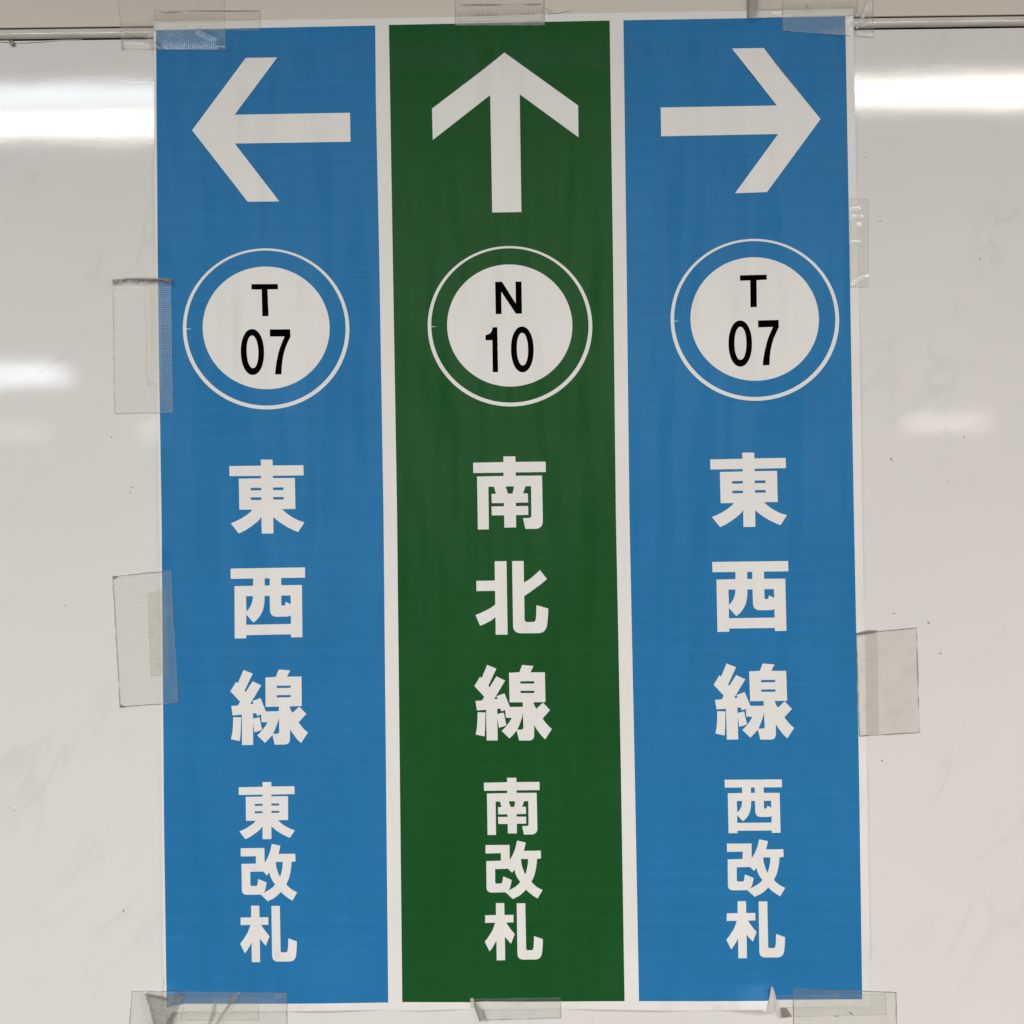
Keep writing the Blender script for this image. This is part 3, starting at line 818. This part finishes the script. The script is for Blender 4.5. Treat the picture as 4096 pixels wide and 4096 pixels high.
# ------------------------------------------------------------------ folds (shade and glints in their colour) and trapped dirt, parts of their tapes
def film_material(name, col, alpha, rough):
    m, nt, b = new_mat(name)
    b.inputs['Roughness'].default_value = rough
    nz = tex(nt, 'n', geo_pos(nt), 300, 4, 0.65)
    nt.links.new(mix(nt, ramp(nt, nz, 0.3, 0.7), tuple(c * 0.75 for c in col) + (1,), tuple(c * 1.2 for c in col) + (1,)), b.inputs['Base Color'])
    nt.links.new(math_node(nt, 'MULTIPLY', ramp(nt, nz, 0.1, 0.75, (0.55, 0.55, 0.55, 1), (1.2, 1.2, 1.2, 1)), alpha, clamp=True), b.inputs['Alpha'])
    return m
M_SHADED_FOLD = film_material('shaded_doubled_tape', (0.34, 0.325, 0.29), 0.42, 0.35)  # grey of the doubled dirty tape, with the folds' shade painted in
M_GRIME_SHADE = film_material('grimy_shaded_tape', (0.20, 0.18, 0.15), 0.62, 0.45)  # grime, and painted shade along the fold edges
M_PALE_GLINT = film_material('pale_fold_glint', (0.80, 0.79, 0.75), 0.55, 0.3)  # pale film, also painted on as the glints along folds
def find(word):
    return next(o for o in bpy.data.objects if o.get('category') == 'tape' and word in o['label'])
tp = find('lower left poster corner, its left')
flap('fold', tp, [(581, 3974, 4), (664, 3990, 6), (668, 4090, 8), (662, 4160, 8), (622, 4160, 7), (596, 4012, 5)], M_SHADED_FOLD)  # doubled layer; its grey also stands for shade under the lifted tape
flap('fold', tp, [(664, 3990, 6), (736, 3977, 3), (722, 4014, 4), (700, 4062, 6), (678, 4160, 8), (664, 4160, 8.5)], M_SHADED_FOLD)
flap('fold_edge', tp, [(575, 3971, 4.2), (592, 3978, 4.6), (614, 4050, 6.2), (630, 4110, 7), (618, 4110, 7.4), (596, 4030, 6)], M_GRIME_SHADE)
flap('fold_edge', tp, [(582, 3975, 6), (664, 3990, 7.4), (734, 3976, 4.4), (726, 3986, 4.6), (664, 4003, 7.6), (600, 3990, 6.4)], M_GRIME_SHADE)
flap('fold_edge', tp, [(692, 4048, 7), (704, 4052, 7), (678, 4110, 9), (660, 4110, 9), (668, 4080, 8.6)], M_GRIME_SHADE)
flap('fold', tp, [(931, 3975, 2.6), (958, 3975, 2.4), (944, 3998, 2.8), (900, 4050, 3), (866, 4110, 3), (852, 4110, 3), (886, 4052, 3.2), (926, 4000, 3)], M_SHADED_FOLD)
flap('fold', tp, [(862, 3992, 2), (870, 3992, 2), (858, 4060, 2.2), (838, 4110, 2.2), (826, 4110, 2.2), (846, 4050, 2.4)], M_SHADED_FOLD)
tp = find('short cloth tape')
flap('fold', tp, [(1893, 4012, 4), (1903, 4010, 5), (1926, 4034, 4), (1944, 4070, 3), (1934, 4078, 3), (1920, 4088, 4)], M_SHADED_FOLD)
flap('fold_edge', tp, [(1891, 4010, 4.4), (1898, 4014, 4.8), (1922, 4084, 4.8), (1919, 4089, 4.2)], M_GRIME_SHADE)
flap('fold_edge', tp, [(1926, 4040, 4.2), (1936, 4040, 4.2), (1948, 4090, 3), (1938, 4080, 3.6)], M_SHADED_FOLD)
flap('fold', tp, [(1880, 3994, 4), (1893, 3990, 5), (1896, 4006, 5), (1894, 4034, 4.6), (1884, 4034, 3.2)], M_PALE_GLINT)
tp = find('left end curled up')
flap('fold', tp, [(2991, -34, 3.5), (3034, -34, 7), (3034, 38, 7.4), (3016, 66, 6), (2988, 69, 3)], M_SHADED_FOLD)
flap('fold_edge', tp, [(2990, -34, 3.8), (2997, -34, 4.6), (2995, 34, 4.8), (2996, 69, 4), (2988, 70, 3.4)], M_GRIME_SHADE)  # dark left side of the curl, shade put into the colour
flap('fold_edge', tp, [(3020, -34, 7.6), (3032, -34, 7.6), (3028, 36, 7.8), (3018, 38, 7.6)], M_SHADED_FOLD)
flap('fold', tp, [(3028, 44, 6.4), (3036, 42, 6.4), (3020, 68, 5), (3010, 70, 5)], M_PALE_GLINT)  # painted highlight on the curled end
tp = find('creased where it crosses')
flap('crease', tp, [(3423, 112, 4.2), (3434, 92, 4.4), (3466, 30, 3.2), (3476, -10, 3), (3470, 40, 3.4), (3446, 96, 4.4), (3430, 116, 4.2)], M_PALE_GLINT)  # pale strip painted as the specular highlight along the wrinkle
flap('crease', tp, [(3420, 62, 3), (3438, 46, 3), (3452, 4, 3), (3458, -20, 3), (3446, 46, 3.2), (3428, 64, 3.2)], M_PALE_GLINT)  # second painted glint beside it
flap('crease', tp, [(3398, 130, 3), (3412, 118, 3.2), (3420, 116, 3.2), (3404, 138, 3)], M_PALE_GLINT)  # short painted glint lower down
tp = find('torn left end')
flap('fold', tp, [(3122, 4032, 2), (3146, 4030, 2.4), (3168, 4066, 2), (3128, 4072, 2)], M_GRIME_SHADE)
tp = find('dark frayed top edge')
flap('fold_edge', tp, [(449, 1118, 3), (482, 1116, 3), (470, 1128, 3.2), (453, 1138, 3)], M_GRIME_SHADE)
flap('fold_edge', tp, [(482, 1111, 3.2), (560, 1113, 3), (622, 1110, 3.2), (690, 1115, 3.4), (686, 1122, 3.4), (600, 1120, 3.2), (520, 1118, 3)], M_GRIME_SHADE)
flap('fold_edge', tp, [(640, 1117, 4), (686, 1116, 4), (688, 1138, 4.2), (664, 1126, 4)], M_GRIME_SHADE)
tp = find('beside the line character')
flap('fold_edge', tp, [(450, 2306, 1.2), (472, 2302, 1.2), (468, 2309, 1.4), (453, 2318, 1.3)], M_GRIME_SHADE)
flap('fold_edge', tp, [(478, 2816, 1.2), (506, 2828, 1.2), (480, 2831, 1.2)], M_GRIME_SHADE)
tp = find('smooth beige')
flap('fold_edge', tp, [(3424, 2532, 2.6), (3470, 2520, 2.8), (3512, 2520, 2.2), (3500, 2530, 2.2), (3450, 2538, 2.8), (3426, 2542, 2.6)], M_GRIME_SHADE)
flap('film_edge', tp, [(3463, 2536, 1.6), (3512, 2526, 1.4), (3517, 2938, 1.4), (3467, 2942, 1.6)], film_material('trapped_glue', (0.52, 0.50, 0.44), 0.20, 0.4))
tp = find('upper left poster corner and joint')
flap('fold_edge', tp, [(481, 158, 1.8), (486, 162, 2), (494, 170, 2.2), (494, 198, 2), (484, 198, 1.6), (485, 178, 1.8)], M_SHADED_FOLD)
def grime_lines(word, L):
    tp_ = find(word)
    for (u0, v0, u1, v1, w) in L:
        k = 9
        top, bot = [], []
        for i in range(k):
            t = i / (k - 1)
            ww = w * (0.35 + 0.65 * math.sin(math.pi * t)) * (0.8 + 0.4 * random.random())
            u, v = u0 + (u1 - u0) * t, v0 + (v1 - v0) * t + random.uniform(-0.6, 0.6)
            hh = 1000 * float(surface(np.array([u]), np.array([v - 4]))[0]) + 1.0
            top.append((u, v - ww, hh))
            bot.append((u, v + ww, hh))
        flap('grime_line', tp_, top + bot[::-1], M_GRIME_SHADE)
grime_lines('sticking out past', [(640, 49, 720, 48, 2.0), (755, 43, 1036, 42, 1.6), (905, 82, 1036, 80, 2.0), (650, 87, 724, 85, 2.0)])
grime_lines('above the green column', [(1846, 19, 2004, 18, 2.4), (2098, 16, 2166, 17, 2.0), (1880, 61, 1994, 59, 2.4), (2078, 57, 2142, 57, 2.4)])
grime_lines('left end curled up', [(3032, 40, 3134, 38, 2.0), (3150, 38, 3240, 36, 1.2), (3326, 33, 3424, 31, 1.8), (3224, 20, 3238, 34, 3.5)])
grime_lines('torn left end', [(3340, 4066, 3356, 4064, 2.0), (3396, 4048, 3416, 4060, 2.6)])

# ------------------------------------------------------------------ fibres caught by the top tape
def fibre(label, P, r):
    c = [Vector(pt(u, v, h)) for u, v, h in P]
    vs, fs = [], []
    for i, p in enumerate(c):
        d = (c[min(i + 1, len(c) - 1)] - c[max(i - 1, 0)]).normalized()
        a = d.cross(Vector((0, 1, 0))).normalized()
        b = d.cross(a)
        for k in range(6):
            t = 2 * math.pi * k / 6
            vs.append(p + (a * math.cos(t) + b * math.sin(t)) * r * (0.55 if i in (0, len(c) - 1) else 1))
    for i in range(len(c) - 1):
        for k in range(6):
            fs.append((i * 6 + k, i * 6 + (k + 1) % 6, (i + 1) * 6 + (k + 1) % 6, (i + 1) * 6 + k))
    o = mesh_obj('fibre', vs, fs, M_HAIR, None, True)
    o['label'] = label
    o['category'] = 'fibre'
    o['group'] = 'fibres beside the top middle tape'
    return o
fibre('long dark fibre sticking out to the right of the top middle tape', [(2176,61,0.003),(2205,56,0.0034),(2225,54,0.0034),(2255,49,0.003),(2293,39,0.0035)], 0.00022)
fibre('short thin fibre crossing the long one beside the top middle tape', [(2174,26,0.002),(2195,39,0.0028),(2216,54,0.003)], 0.00016)
